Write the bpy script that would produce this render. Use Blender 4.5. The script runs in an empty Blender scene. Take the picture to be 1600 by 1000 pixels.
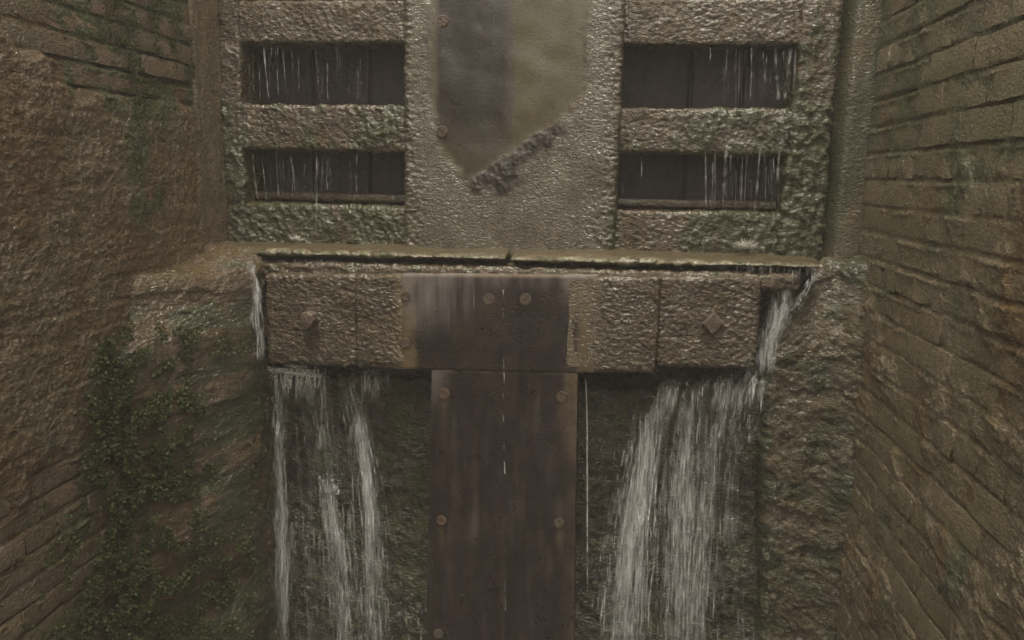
import bpy, math, random
import numpy as np
from mathutils import Matrix, Vector

# ------------------------------------------------------------------ camera, sky, sun, exposure
scene = bpy.context.scene
COL = scene.collection
R = math.radians
FPX = 1254.0                                     # focal length in pixels of the 1600 px wide photograph
cam_data = bpy.data.cameras.new('camera')
cam_data.sensor_width = 36.0
cam_data.lens = 36.0 * FPX / 1600.0
cam_data.clip_start = 0.02
cam_data.clip_end = 400.0
cam = bpy.data.objects.new('camera', cam_data)
COL.objects.link(cam)
CAM_ROT = Matrix.Rotation(R(6.8), 3, 'Z') @ Matrix.Rotation(R(90 - 10.2), 3, 'X') @ Matrix.Rotation(R(1.2), 3, 'Z')
cam.matrix_world = CAM_ROT.to_4x4()
scene.camera = cam

SUN_EL, SUN_AZ = 76.0, 180.0                     # high, behind the camera and a little to the left
world = bpy.data.worlds.new('World')
scene.world = world
world.use_nodes = True
wn, wl = world.node_tree.nodes, world.node_tree.links
for n in list(wn):
    wn.remove(n)
sky = wn.new('ShaderNodeTexSky')
sky.sky_type = 'NISHITA'
sky.sun_disc = False
sky.sun_elevation = R(SUN_EL)
sky.sun_rotation = R(SUN_AZ)
sky.air_density = 1.0
sky.dust_density = 6.0
hs = wn.new('ShaderNodeHueSaturation')
hs.inputs['Saturation'].default_value = 0.0      # cloud cover: the sky light is grey
tint = wn.new('ShaderNodeMix'); tint.data_type = 'RGBA'; tint.blend_type = 'MULTIPLY'
tint.inputs[0].default_value = 1.0
tint.inputs[7].default_value = (1.0, 0.93, 0.79, 1)   # the warm white balance of the picture
bg = wn.new('ShaderNodeBackground')
bg.inputs['Strength'].default_value = 0.145
wo = wn.new('ShaderNodeOutputWorld')
wl.new(sky.outputs[0], hs.inputs['Color'])
wl.new(hs.outputs[0], tint.inputs[6])
wl.new(tint.outputs[2], bg.inputs['Color'])
wl.new(bg.outputs[0], wo.inputs['Surface'])

sun_data = bpy.data.lights.new('sun', 'SUN')
sun_data.energy = 0.65
sun_data.angle = R(11)
sun_data.color = (1.0, 0.92, 0.80)
sun = bpy.data.objects.new('sun', sun_data)
COL.objects.link(sun)
_d = Vector((math.sin(R(SUN_AZ)) * math.cos(R(SUN_EL)), math.cos(R(SUN_AZ)) * math.cos(R(SUN_EL)), math.sin(R(SUN_EL))))
sun.rotation_euler = _d.to_track_quat('Z', 'Y').to_euler()

vs = scene.view_settings
vs.view_transform = 'Standard'
vs.look = 'None'
vs.gamma = 1.0
vs.exposure = 0.85
vs.use_curve_mapping = False
scene.cycles.transparent_max_bounces = 48
scene.cycles.max_bounces = 8
scene.cycles.use_denoising = True
scene.cycles.use_adaptive_sampling = True
scene.cycles.adaptive_threshold = 0.02

rng = np.random.default_rng(7)
random.seed(7)

def at(px, py, Y):
    """the point at distance Y down the lock that was measured at a pixel of the 1600x1000 photograph"""
    d = CAM_ROT @ Vector(((px - 800) / FPX, -(py - 500) / FPX, -1.0))
    return d * (Y / d.y)

# ------------------------------------------------------------------ noise
_perm = rng.permutation(256).astype(np.int64)
_perm = np.concatenate([_perm, _perm, _perm])
_grad = rng.normal(size=(256, 3))
_grad /= np.linalg.norm(_grad, axis=1)[:, None]

def perlin(p):
    p = np.asarray(p, float)
    i = np.floor(p).astype(np.int64)
    f = p - i
    i &= 255
    u = f * f * f * (f * (f * 6 - 15) + 10)
    out = 0
    for dx in (0, 1):
        wx = u[:, 0] if dx else 1 - u[:, 0]
        for dy in (0, 1):
            wy = u[:, 1] if dy else 1 - u[:, 1]
            for dz in (0, 1):
                wz = u[:, 2] if dz else 1 - u[:, 2]
                h = _perm[_perm[_perm[(i[:, 0] + dx) & 255] + ((i[:, 1] + dy) & 255)] + ((i[:, 2] + dz) & 255)]
                g = _grad[h]
                out = out + wx * wy * wz * (g[:, 0] * (f[:, 0] - dx) + g[:, 1] * (f[:, 1] - dy) + g[:, 2] * (f[:, 2] - dz))
    return out * 1.5

def fbm(p, octaves=4, gain=0.5):
    p = np.asarray(p, float)
    s, a, t = 0, 1.0, 0.0
    for k in range(octaves):
        s = s + a * perlin(p * 2.03 ** k + 17.3 * k)
        t += a
        a *= gain
    return s / t * 1.6

def sstep(a, b, x):
    t = np.clip((x - a) / (b - a), 0, 1)
    return t * t * (3 - 2 * t)

def nz(p, lam, oct=3, off=0.0, an=(1, 1, 1)):
    return fbm(p / lam * np.array(an) + off, oct)

def lumps(p, lam, an=(1, 1, 1.5), off=0.0):
    """rounded crusty lumps, 0..1"""
    q = p / lam * np.array(an) + off
    a = np.abs(perlin(q)) * 1.6
    b = perlin(q * 2.1 + 9.1)
    return np.clip(1 - a, 0, 1) * 0.7 + 0.3 * b

# ------------------------------------------------------------------ mesh helpers
def make_obj(name, v, f, mat=None, parent=None, attrs=None, uv=None, smooth=True):
    me = bpy.data.meshes.new(name)
    v = np.asarray(v, np.float32)
    if isinstance(f, np.ndarray):
        k = f.shape[1]
        me.vertices.add(len(v))
        me.vertices.foreach_set('co', v.ravel())
        me.loops.add(f.size)
        me.loops.foreach_set('vertex_index', f.ravel().astype(np.int32))
        me.polygons.add(len(f))
        me.polygons.foreach_set('loop_start', np.arange(0, f.size, k, dtype=np.int32))
        me.update(calc_edges=True)
    else:
        me.from_pydata([tuple(x) for x in v.tolist()], [], f)
        me.update()
    if smooth:
        me.polygons.foreach_set('use_smooth', np.ones(len(me.polygons), bool))
    for an, arr in (attrs or {}).items():
        a = me.attributes.new(an, 'FLOAT', 'POINT')
        a.data.foreach_set('value', np.asarray(arr, np.float32))
    if uv is not None:
        l = me.uv_layers.new(name='UVMap')
        vi = np.empty(len(me.loops), np.int32)
        me.loops.foreach_get('vertex_index', vi)
        l.data.foreach_set('uv', np.asarray(uv, np.float32)[vi].ravel())
    me.validate()
    if mat:
        me.materials.append(mat)
    o = bpy.data.objects.new(name, me)
    COL.objects.link(o)
    if parent:
        o.parent = parent
        o.matrix_parent_inverse = Matrix.Translation(-parent.location)
    return o

def thing(name, label, cat, loc, group=None):
    o = bpy.data.objects.new(name, None)
    o.empty_display_size = 0.1
    COL.objects.link(o)
    o.location = loc
    tag(o, label, cat, group)
    return o

def tag(o, label=None, cat=None, group=None, kind=None):
    if label: o['label'] = label
    if cat: o['category'] = cat
    if group: o['group'] = group
    if kind: o['kind'] = kind
    return o

def grid_faces(nu, nv, flip=False):
    a = (np.arange(nu - 1)[:, None] * nv + np.arange(nv - 1)[None, :]).ravel()
    f = np.stack([a, a + nv, a + nv + 1, a + 1], 1)
    return f[:, ::-1].copy() if flip else f

def box_surface(lo, hi, res, r, skip=()):
    """a finely divided box with rounded edges: points, outward normals, quads"""
    lo, hi = np.array(lo, float), np.array(hi, float)
    r = min(r, (hi - lo).min() * 0.49)
    V, F, base = [], [], 0
    for ax in range(3):
        a1, a2 = (ax + 1) % 3, (ax + 2) % 3
        n1 = max(2, int((hi - lo)[a1] / res) + 1)
        n2 = max(2, int((hi - lo)[a2] / res) + 1)
        for s in (0, 1):
            if (ax, s) in skip:
                continue
            g1, g2 = np.meshgrid(np.linspace(lo[a1], hi[a1], n1), np.linspace(lo[a2], hi[a2], n2), indexing='ij')
            p = np.empty((n1 * n2, 3))
            p[:, a1], p[:, a2], p[:, ax] = g1.ravel(), g2.ravel(), (hi if s else lo)[ax]
            V.append(p)
            F.append(grid_faces(n1, n2, flip=(s == 0)) + base)
            base += len(p)
    V, F = np.concatenate(V), np.concatenate(F)
    key = np.round(V * 1e5).astype(np.int64)
    _, idx, inv = np.unique(key, axis=0, return_index=True, return_inverse=True)
    V, F = V[idx], inv.ravel()[F]
    inner = np.clip(V, lo + r, hi - r)
    n = V - inner
    ln = np.linalg.norm(n, axis=1)
    bad = ln < 1e-9
    n[bad] = (0, -1, 0)
    ln[bad] = 1
    n = n / ln[:, None]
    return inner + n * r, n, F

def rough_box(name, lo, hi, res, r, disp, mat, parent=None, warp=None, attrs=None, skip=((1, 1),)):
    p, n, F = box_surface(lo, hi, res, r, skip)
    at_ = {k: fn(p) for k, fn in (attrs or {}).items()}
    q = p + n * np.asarray(disp(p))[:, None] if disp else p
    if warp:
        q = warp(q)
    return make_obj(name, q, F, mat, parent, at_)

def sweep_x(name, x0, x1, prof, res, disp, mat, parent=None, warp=None, attrs=None):
    """a profile of (y, z) points carried along X"""
    prof = np.array(prof, float)
    seg = np.linalg.norm(np.diff(prof, axis=0), axis=1)
    t = np.concatenate([[0], np.cumsum(seg)])
    m = max(3, int(t[-1] / res))
    tt = np.linspace(0, t[-1], m)
    pr = np.stack([np.interp(tt, t, prof[:, 0]), np.interp(tt, t, prof[:, 1])], 1)
    k = max(1, int(0.006 / (t[-1] / m)))
    if k > 0:
        ker = np.ones(2 * k + 1) / (2 * k + 1)
        pad = np.concatenate([np.repeat(pr[:1], k, 0), pr, np.repeat(pr[-1:], k, 0)])
        pr = np.stack([np.convolve(pad[:, c], ker, 'valid') for c in (0, 1)], 1)
    tg = np.gradient(pr, axis=0)
    tg /= np.linalg.norm(tg, axis=1)[:, None] + 1e-9
    nrm = np.stack([tg[:, 1], -tg[:, 0]], 1)
    nx = max(2, int((x1 - x0) / res))
    xs = np.linspace(x0, x1, nx)
    p = np.empty((nx, m, 3))
    p[:, :, 0] = xs[:, None]
    p[:, :, 1:] = pr[None]
    n = np.zeros_like(p)
    n[:, :, 1:] = nrm[None]
    p, n = p.reshape(-1, 3), n.reshape(-1, 3)
    at_ = {k_: fn(p) for k_, fn in (attrs or {}).items()}
    q = p + n * np.asarray(disp(p))[:, None]
    if warp:
        q = warp(q)
    F = grid_faces(nx, m)
    o = make_obj(name, q, F.tolist() + [list(range(m)), list(range((nx - 1) * m, nx * m))[::-1]], mat, parent, at_)
    return o

# ------------------------------------------------------------------ materials
def mat_new(name):
    m = bpy.data.materials.new(name)
    m.use_nodes = True
    t = m.node_tree
    for n in list(t.nodes):
        t.nodes.remove(n)
    return m, t

class NT:
    def __init__(s, t): s.t = t
    def n(s, kind, **kw):
        x = s.t.nodes.new(kind)
        for k, v in kw.items():
            if k in x.inputs.keys(): x.inputs[k].default_value = v
            else: setattr(x, k, v)
        return x
    def l(s, a, b): s.t.links.new(a, b)
    def math(s, op, a, b=None, clamp=False):
        x = s.n('ShaderNodeMath', operation=op); x.use_clamp = clamp
        for i, v in enumerate((a, b)):
            if v is None: continue
            if isinstance(v, (int, float)): x.inputs[i].default_value = v
            else: s.l(v, x.inputs[i])
        return x.outputs[0]
    def mix(s, fac, a, b):
        x = s.n('ShaderNodeMix', data_type='RGBA')
        for sock, v in ((x.inputs[0], fac), (x.inputs[6], a), (x.inputs[7], b)):
            if isinstance(v, (int, float)): sock.default_value = v
            elif isinstance(v, tuple): sock.default_value = (*v, 1) if len(v) == 3 else v
            else: s.l(v, sock)
        return x.outputs[2]
    def noise(s, vec, scale, detail=4, rough=0.55, sc=None):
        if sc is not None:
            mp = s.n('ShaderNodeMapping'); mp.inputs['Scale'].default_value = sc
            s.l(vec, mp.inputs['Vector']); vec = mp.outputs[0]
        x = s.n('ShaderNodeTexNoise'); x.inputs['Scale'].default_value = scale
        x.inputs['Detail'].default_value = detail; x.inputs['Roughness'].default_value = rough
        s.l(vec, x.inputs['Vector'])
        return x.outputs[0]
    def ramp(s, fac, lo, hi):
        x = s.n('ShaderNodeMapRange', interpolation_type='SMOOTHSTEP')
        x.inputs['From Min'].default_value = lo; x.inputs['From Max'].default_value = hi
        s.l(fac, x.inputs['Value'])
        return x.outputs[0]
    def attr(s, name):
        return s.n('ShaderNodeAttribute', attribute_name=name).outputs['Fac']

def wet(name, c1, c2, c3=None, moss=(0.052, 0.055, 0.018), worn=(0.2, 0.17, 0.15), stain=(0.1, 0.06, 0.03),
        big=3.0, mid=30.0, fine=160.0, bump=0.35, bump_d=0.004, rough=(0.25, 0.6), coat=0.25, streak=0.0, lump=0.0, lumpsc=60.0, rand=0.0, spec=0.5, glint_speck=0.0, film=0.02):
    """a wet, stained, grainy surface; attributes moss / worn / stain mark growth, rubbed and paler places and stains"""
    m, t = mat_new(name)
    g = NT(t)
    geo = g.n('ShaderNodeNewGeometry')
    P = geo.outputs['Position']
    nb = g.noise(P, big, 5)
    nm = g.noise(P, mid, 5, 0.65)
    nf = g.noise(P, fine, 4, 0.7)
    col = g.mix(g.ramp(nm, 0.32, 0.68), c1, c2)
    if c3:
        col = g.mix(g.math('MULTIPLY', g.ramp(nb, 0.45, 0.68), 0.85), col, c3)
    if streak:
        ns = g.noise(P, 1.0, 5, 0.6, sc=(24, 24, 2.0))
        col = g.mix(g.math('MULTIPLY', g.ramp(ns, 0.45, 0.75), streak), col, tuple(0.35 * x for x in c1))
    if rand:
        oi = g.n('ShaderNodeObjectInfo')
        hv = g.n('ShaderNodeHueSaturation')
        g.l(col, hv.inputs['Color'])
        g.l(g.math('ADD', g.math('MULTIPLY', oi.outputs['Random'], rand), 1 - rand / 2), hv.inputs['Value'])
        col = hv.outputs[0]
    fine_dark = g.math('ADD', g.math('MULTIPLY', g.ramp(nf, 0.28, 0.74), 1.15), 0.5)
    mul = g.n('ShaderNodeMix', data_type='RGBA', blend_type='MULTIPLY')
    mul.inputs[0].default_value = 0.8
    g.l(col, mul.inputs[6]); g.l(fine_dark, mul.inputs[7])
    col = mul.outputs[2]
    st = g.attr('stain'); wo_ = g.attr('worn'); mo = g.attr('moss')
    col = g.mix(g.math('MULTIPLY', st, g.ramp(nm, 0.2, 0.55), True), col, stain)
    col = g.mix(g.math('MULTIPLY', wo_, g.math('ADD', g.math('MULTIPLY', nm, 0.6), 0.6), True), col, worn)
    mossc = g.mix(g.ramp(nf, 0.35, 0.7), tuple(0.6 * x for x in moss), tuple(1.6 * x for x in moss))
    mfac = g.ramp(g.math('ADD', mo, g.math('MULTIPLY', g.math('SUBTRACT', nm, 0.5), 0.9)), 0.25, 0.7)
    mfac = g.math('MULTIPLY', mfac, g.ramp(mo, 0.02, 0.2))
    col = g.mix(mfac, col, mossc)
    if glint_speck:                                                  # pale specks painted into the colour as glints of the wet lumps
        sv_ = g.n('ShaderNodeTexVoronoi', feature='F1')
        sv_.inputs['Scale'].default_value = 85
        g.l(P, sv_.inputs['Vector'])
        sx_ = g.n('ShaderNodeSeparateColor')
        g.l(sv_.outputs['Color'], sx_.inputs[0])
        pick = g.math('MULTIPLY', g.math('GREATER_THAN', sx_.outputs[0], 1 - glint_speck), g.ramp(nb, 0.40, 0.60))
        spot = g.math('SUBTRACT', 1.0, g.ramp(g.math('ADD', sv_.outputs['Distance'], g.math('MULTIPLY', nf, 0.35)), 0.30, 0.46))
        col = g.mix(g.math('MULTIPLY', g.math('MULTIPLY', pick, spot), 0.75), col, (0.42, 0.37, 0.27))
    b = g.n('ShaderNodeBsdfPrincipled')
    g.l(col, b.inputs['Base Color'])
    rr = g.n('ShaderNodeMapRange')
    rr.inputs['From Min'].default_value = 0.3; rr.inputs['From Max'].default_value = 0.7
    rr.inputs['To Min'].default_value = rough[0]; rr.inputs['To Max'].default_value = rough[1]
    g.l(g.noise(P, 22, 3), rr.inputs['Value'])
    g.l(rr.outputs[0], b.inputs['Roughness'])
    b.inputs['Specular IOR Level'].default_value = spec
    cw = g.ramp(g.noise(P, 7.0, 4, 0.6), 0.36, 0.60)
    g.l(g.math('ADD', g.math('MULTIPLY', cw, coat * 0.8), coat * 0.2), b.inputs['Coat Weight'])
    b.inputs['Coat Roughness'].default_value = 0.11
    h = g.math('ADD', g.math('MULTIPLY', nf, 0.8), nm)
    if lump:
        mp = g.n('ShaderNodeMapping'); mp.inputs['Scale'].default_value = (1, 1, 1.5)
        g.l(P, mp.inputs['Vector'])
        ns3 = g.n('ShaderNodeTexNoise'); ns3.inputs['Scale'].default_value = lumpsc * 0.9
        ns3.inputs['Detail'].default_value = 3
        g.l(P, ns3.inputs['Vector'])
        sc_ = g.n('ShaderNodeVectorMath', operation='SCALE'); sc_.inputs['Scale'].default_value = 1.6 / lumpsc
        g.l(ns3.outputs['Color'], sc_.inputs[0])
        wob = g.n('ShaderNodeVectorMath', operation='ADD')
        g.l(mp.outputs[0], wob.inputs[0]); g.l(sc_.outputs[0], wob.inputs[1])
        vo = g.n('ShaderNodeTexVoronoi', feature='F1')
        vo.inputs['Scale'].default_value = lumpsc
        vo.inputs['Detail'].default_value = 1.0
        g.l(wob.outputs[0], vo.inputs['Vector'])
        h = g.math('SUBTRACT', h, g.math('MULTIPLY', vo.outputs['Distance'], lump * 1.7))
    bp = g.n('ShaderNodeBump')
    smooth_ = g.math('SUBTRACT', bump, g.math('MULTIPLY', g.math('MAXIMUM', wo_, g.attr('smooth')), bump * 0.85))
    g.l(smooth_, bp.inputs['Strength'])
    bp.inputs['Distance'].default_value = bump_d
    g.l(h, bp.inputs['Height'])
    g.l(bp.outputs[0], b.inputs['Normal'])
    cb = g.n('ShaderNodeBump')                                # the water film: smoother than the grit below it
    g.l(g.math('SUBTRACT', 1.0, g.math('MULTIPLY', g.math('MAXIMUM', wo_, g.attr('smooth')), 0.85)), cb.inputs['Strength'])
    cb.inputs['Distance'].default_value = film
    g.l(g.noise(P, 84, 3, 0.45, sc=(0.8, 0.8, 1.6)), cb.inputs['Height'])
    g.l(cb.outputs[0], b.inputs['Coat Normal'])
    b.inputs['Coat IOR'].default_value = 1.65
    o = g.n('ShaderNodeOutputMaterial')
    g.l(b.outputs[0], o.inputs['Surface'])
    return m

M_crust = wet('wet_crusted_timber', (0.052, 0.036, 0.019), (0.120, 0.089, 0.050), (0.076, 0.051, 0.025), stain=(0.15, 0.118, 0.06), bump=1.0, bump_d=0.0065, rough=(0.2, 0.45), coat=0.75, lump=0.3, lumpsc=90, film=0.007)
M_plate = wet('wet_worn_gate_face', (0.085, 0.07, 0.05), (0.145, 0.122, 0.086), (0.105, 0.092, 0.06), worn=(0.022, 0.0148, 0.0142), stain=(0.10, 0.088, 0.042), bump=0.9, bump_d=0.005, rough=(0.25, 0.5), coat=0.8, lump=0.28, lumpsc=130, streak=0.35, film=0.007)
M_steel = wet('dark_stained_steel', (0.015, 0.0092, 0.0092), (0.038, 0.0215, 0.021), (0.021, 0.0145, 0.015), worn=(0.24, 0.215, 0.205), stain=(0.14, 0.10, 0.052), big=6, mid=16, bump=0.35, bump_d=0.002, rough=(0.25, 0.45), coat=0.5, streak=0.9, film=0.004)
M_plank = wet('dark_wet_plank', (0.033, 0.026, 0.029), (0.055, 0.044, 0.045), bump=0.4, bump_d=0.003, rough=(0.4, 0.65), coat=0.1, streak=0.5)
M_brick_r = wet('algae_coated_brick', (0.18, 0.145, 0.088), (0.28, 0.23, 0.14), (0.21, 0.19, 0.10), moss=(0.12, 0.125, 0.06), bump=0.9, bump_d=0.006, rough=(0.35, 0.65), coat=1.0, mid=45, fine=220, rand=0.25, lump=0.35, lumpsc=100, glint_speck=0.1)
M_brick_l = wet('mossy_red_brick', (0.15, 0.108, 0.07), (0.24, 0.175, 0.115), (0.13, 0.125, 0.062), moss=(0.095, 0.11, 0.04), bump=0.9, bump_d=0.006, rough=(0.35, 0.65), coat=1.0, mid=45, fine=220, rand=0.3, lump=0.35, lumpsc=100, glint_speck=0.1)
M_lime_r = wet('olive_lime_crust', (0.18, 0.14, 0.086), (0.31, 0.255, 0.16), (0.22, 0.18, 0.095), moss=(0.12, 0.125, 0.06), stain=(0.20, 0.125, 0.048), bump=1.0, bump_d=0.008, rough=(0.25, 0.55), coat=1.0, mid=55, fine=240, lump=0.35, lumpsc=90, glint_speck=0.12)
M_lime_l = wet('brown_lime_crust', (0.115, 0.084, 0.045), (0.24, 0.185, 0.105), (0.17, 0.11, 0.050), moss=(0.085, 0.098, 0.034), stain=(0.155, 0.082, 0.032), bump=1.0, bump_d=0.008, rough=(0.25, 0.55), coat=1.0, mid=50, fine=220, lump=0.4, lumpsc=70, glint_speck=0.16)
M_stone = wet('slimy_shoulder_stone', (0.075, 0.048, 0.024), (0.175, 0.122, 0.066), (0.10, 0.058, 0.025), moss=(0.050, 0.055, 0.016), stain=(0.13, 0.085, 0.03), bump=1.0, bump_d=0.008, rough=(0.25, 0.55), coat=1.0, mid=50, fine=200, lump=0.25, lumpsc=75, glint_speck=0.2, film=0.014)
M_stone_r = wet('brown_shoulder_stone', (0.085, 0.066, 0.036), (0.175, 0.140, 0.082), (0.115, 0.088, 0.043), moss=(0.06, 0.065, 0.025), stain=(0.115, 0.088, 0.042), bump=1.0, bump_d=0.008, rough=(0.25, 0.55), coat=0.7, mid=50, fine=200, lump=0.4, lumpsc=80, glint_speck=0.2, film=0.009)
M_ledge = wet('wet_ledge_timber', (0.06, 0.043, 0.022), (0.10, 0.076, 0.038), (0.07, 0.056, 0.024), worn=(0.27, 0.25, 0.17), bump=0.8, bump_d=0.005, rough=(0.4, 0.65), coat=0.35, spec=0.4, streak=0.0, film=0.004)
M_breast = wet('dark_mossy_breast_wall', (0.019, 0.014, 0.008), (0.052, 0.038, 0.022), (0.030, 0.024, 0.011), moss=(0.045, 0.046, 0.010), worn=(0.35, 0.32, 0.22), bump=1.0, bump_d=0.008, rough=(0.2, 0.5), coat=0.7, lump=0.4, lumpsc=70, glint_speck=0.18, film=0.014)
M_iron = wet('rusty_iron', (0.08, 0.06, 0.045), (0.13, 0.1, 0.075), (0.12, 0.07, 0.045), bump=0.5, bump_d=0.002, rough=(0.3, 0.55), coat=0.3)
M_core = wet('wall_core_stone', (0.11, 0.09, 0.06), (0.17, 0.14, 0.1), bump=0.5)
M_ground = wet('towpath_grass_and_gravel', (0.06, 0.075, 0.03), (0.1, 0.1, 0.05), bump=0.5)

def water_mat(name, col=(0.72, 0.72, 0.72), lo=0.42, hi=0.72, sc=(190, 60, 5.5)):
    m, t = mat_new(name)
    g = NT(t)
    uv = g.n('ShaderNodeUVMap')
    sx = g.n('ShaderNodeSeparateXYZ')
    g.l(uv.outputs[0], sx.inputs[0])
    u = g.math('SUBTRACT', g.math('MULTIPLY', sx.outputs[0], 2.0), 1.0)
    edge = g.math('POWER', g.math('SUBTRACT', 1.0, g.math('MULTIPLY', u, u), True), 1.6)
    v = sx.outputs[1]
    ends = g.math('MULTIPLY', g.ramp(v, 0.0, 0.08), g.math('SUBTRACT', 1.0, g.ramp(v, 0.85, 1.0)))
    geo = g.n('ShaderNodeNewGeometry')
    off = g.n('ShaderNodeCombineXYZ')
    g.l(g.attr('rnd'), off.inputs[0]); g.l(g.attr('rnd'), off.inputs[2])
    ad = g.n('ShaderNodeVectorMath', operation='ADD')
    g.l(geo.outputs['Position'], ad.inputs[0]); g.l(off.outputs[0], ad.inputs[1])
    n1 = g.noise(ad.outputs[0], 1.0, 5, 0.6, sc=sc)
    n2 = g.noise(ad.outputs[0], 1.0, 3, 0.5, sc=(sc[0] * 0.22, 20, sc[2] * 1.3))
    k = g.math('MULTIPLY', g.ramp(n1, lo, hi), g.math('ADD', g.math('MULTIPLY', g.ramp(n2, 0.32, 0.66), 1.25), 0.12))
    a = g.math('MULTIPLY', g.math('MULTIPLY', g.math('MULTIPLY', k, edge), ends), g.attr('opacity'), True)
    b = g.n('ShaderNodeBsdfPrincipled')
    b.inputs['Base Color'].default_value = (*col, 1)
    b.inputs['Roughness'].default_value = 0.25
    b.inputs['Specular IOR Level'].default_value = 0.6
    g.l(a, b.inputs['Alpha'])
    o = g.n('ShaderNodeOutputMaterial')
    g.l(b.outputs[0], o.inputs['Surface'])
    return m

M_water = water_mat('falling_white_water', (0.86, 0.88, 0.88), lo=0.42, hi=0.72, sc=(200, 60, 11))
M_spray = water_mat('white_spray', (0.85, 0.84, 0.8), lo=0.15, hi=0.45, sc=(150, 60, 90))
M_trickle = water_mat('thin_trickling_water', lo=0.30, hi=0.62, sc=(120, 60, 22))

def leaf_mat():
    m, t = mat_new('moss_leaf')
    g = NT(t)
    var = g.attr('var')
    c = g.mix(var, (0.030, 0.042, 0.013), (0.080, 0.096, 0.034))
    b = g.n('ShaderNodeBsdfPrincipled')
    g.l(c, b.inputs['Base Color'])
    b.inputs['Roughness'].default_value = 0.6
    b.inputs['Specular IOR Level'].default_value = 0.25
    o = g.n('ShaderNodeOutputMaterial')
    g.l(b.outputs[0], o.inputs['Surface'])
    return m
M_leaf = leaf_mat()

def pool_mat():
    m, t = mat_new('dark_lock_water')
    g = NT(t)
    geo = g.n('ShaderNodeNewGeometry')
    b = g.n('ShaderNodeBsdfPrincipled')
    b.inputs['Base Color'].default_value = (0.03, 0.028, 0.02, 1)
    b.inputs['Roughness'].default_value = 0.08
    bp = g.n('ShaderNodeBump'); bp.inputs['Strength'].default_value = 0.6; bp.inputs['Distance'].default_value = 0.03
    g.l(g.noise(geo.outputs['Position'], 5, 4), bp.inputs['Height'])
    g.l(bp.outputs[0], b.inputs['Normal'])
    o = g.n('ShaderNodeOutputMaterial')
    g.l(b.outputs[0], o.inputs['Surface'])
    return m

# ------------------------------------------------------------------ the lock chamber
XL, XR = -1.29, 0.76                 # faces of the two side walls
Y_END = 2.62                         # where the walls stop at the gate
TOP, BOT = 1.15, -2.3
def plain_box(name, lo, hi, mat, parent=None):
    lo, hi = np.array(lo), np.array(hi)
    v = [[(lo, hi)[i][0], (lo, hi)[j][1], (lo, hi)[k][2]] for i in (0, 1) for j in (0, 1) for k in (0, 1)]
    f = [[0, 1, 3, 2], [4, 6, 7, 5], [0, 4, 5, 1], [2, 3, 7, 6], [0, 2, 6, 4], [1, 5, 7, 3]]
    return make_obj(name, v, f, mat, parent, smooth=False)

pool = make_obj('water', [(-1.6, -14, -1.95), (1.1, -14, -1.95), (1.1, 2.75, -1.95), (-1.6, 2.75, -1.95)], [[0, 1, 2, 3]], pool_mat())
tag(pool, kind='structure')
gv = [(-30, -40, 1.14), (-1.8, -40, 1.14), (-1.8, 30, 1.14), (-30, 30, 1.14), (1.3, -40, 1.14), (40, -40, 1.14), (40, 30, 1.14), (1.3, 30, 1.14)]
ground = make_obj('ground', gv, [[0, 1, 2, 3], [4, 5, 6, 7]], M_ground, smooth=False)
tag(ground, kind='structure')

# rough brick shapes: 48 triangles or fewer, a few variants shared by every brick
def brick_meshes(mat, L, H, D, count, tagname):
    out = []
    for k in range(count):
        nu, nv = 5, 3
        us, vs_ = np.linspace(-L / 2, L / 2, nu), np.linspace(-H / 2, H / 2, nv)
        V, F = [], []
        for i, u in enumerate(us):
            for j, v in enumerate(vs_):
                e = max(abs(u) / (L / 2), abs(v) / (H / 2)) > 0.99
                du = 0 if i in (0, nu - 1) else rng.normal() * 0.006
                V.append([(0.0018 + abs(rng.normal()) * 0.0016) * (1 if e else 0) + rng.normal() * 0.0014, u * (0.985 if e else 1) + du, v * (0.97 if e else 1) + rng.normal() * 0.0014])
        F += grid_faces(nu, nv).tolist()
        rim = [i * nv for i in range(nu)] + [(nu - 1) * nv + j for j in range(1, nv)] + [i * nv + nv - 1 for i in range(nu - 2, -1, -1)] + [j for j in range(nv - 2, 0, -1)]
        n = len(rim)
        e0 = len(V)
        for r_ in rim:
            V.append(list(V[r_]))
        b0 = len(V)
        for r_ in rim:
            V.append([D, V[r_][1] * 1.01, V[r_][2] * 1.02])
        for i in range(n):
            F.append([e0 + i, b0 + i, b0 + (i + 1) % n, e0 + (i + 1) % n])
        me = bpy.data.meshes.new(tagname)
        me.from_pydata(V, [], F)
        me.update()
        me.polygons.foreach_set('use_smooth', np.ones(len(me.polygons), bool))
        me.materials.append(mat)
        out.append(me)
    return out

def lay_bricks(parent, X, side, y0, y1, z0, z1, H, joint, zref, L, mat, jit):
    st = brick_meshes(mat, L - joint, H - joint, 0.06, 7, 'brick')
    hd = brick_meshes(mat, L / 2 - joint, H - joint, 0.06, 5, 'brick')
    k0 = math.ceil((z0 - zref) / H)
    c = 0
    z = zref + k0 * H
    row = 0
    while z + H < z1:
        y = y1
        pat = (L * 0.0, L * 0.5, L * 0.22, L * 0.75)[row % 4] + random.uniform(-.02, .02)
        y = y1 + pat
        while y > y0:
            header = (row % 4 == 1)
            ln = L / 2 if header else L
            me = random.choice(hd if header else st)
            cy = y - ln / 2
            y -= ln
            if cy + ln / 2 > y1 + 0.02 or cy - ln / 2 < y0:
                continue
            o = bpy.data.objects.new('brick', me)
            COL.objects.link(o)
            o.parent = parent
            o.matrix_parent_inverse = Matrix.Translation(-parent.location)
            o.location = (X + side * random.gauss(0, jit), cy, z + H / 2 + random.gauss(0, 0.0012))
            s = -1 if side < 0 else 1
            # local +X goes into the wall; side = +1 for a wall whose body lies at larger X
            o.rotation_euler = (random.gauss(0, .008), random.gauss(0, .012), (0 if s > 0 else math.pi) + random.gauss(0, .012))
            c += 1
        row += 1
        z += H
    return c

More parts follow.
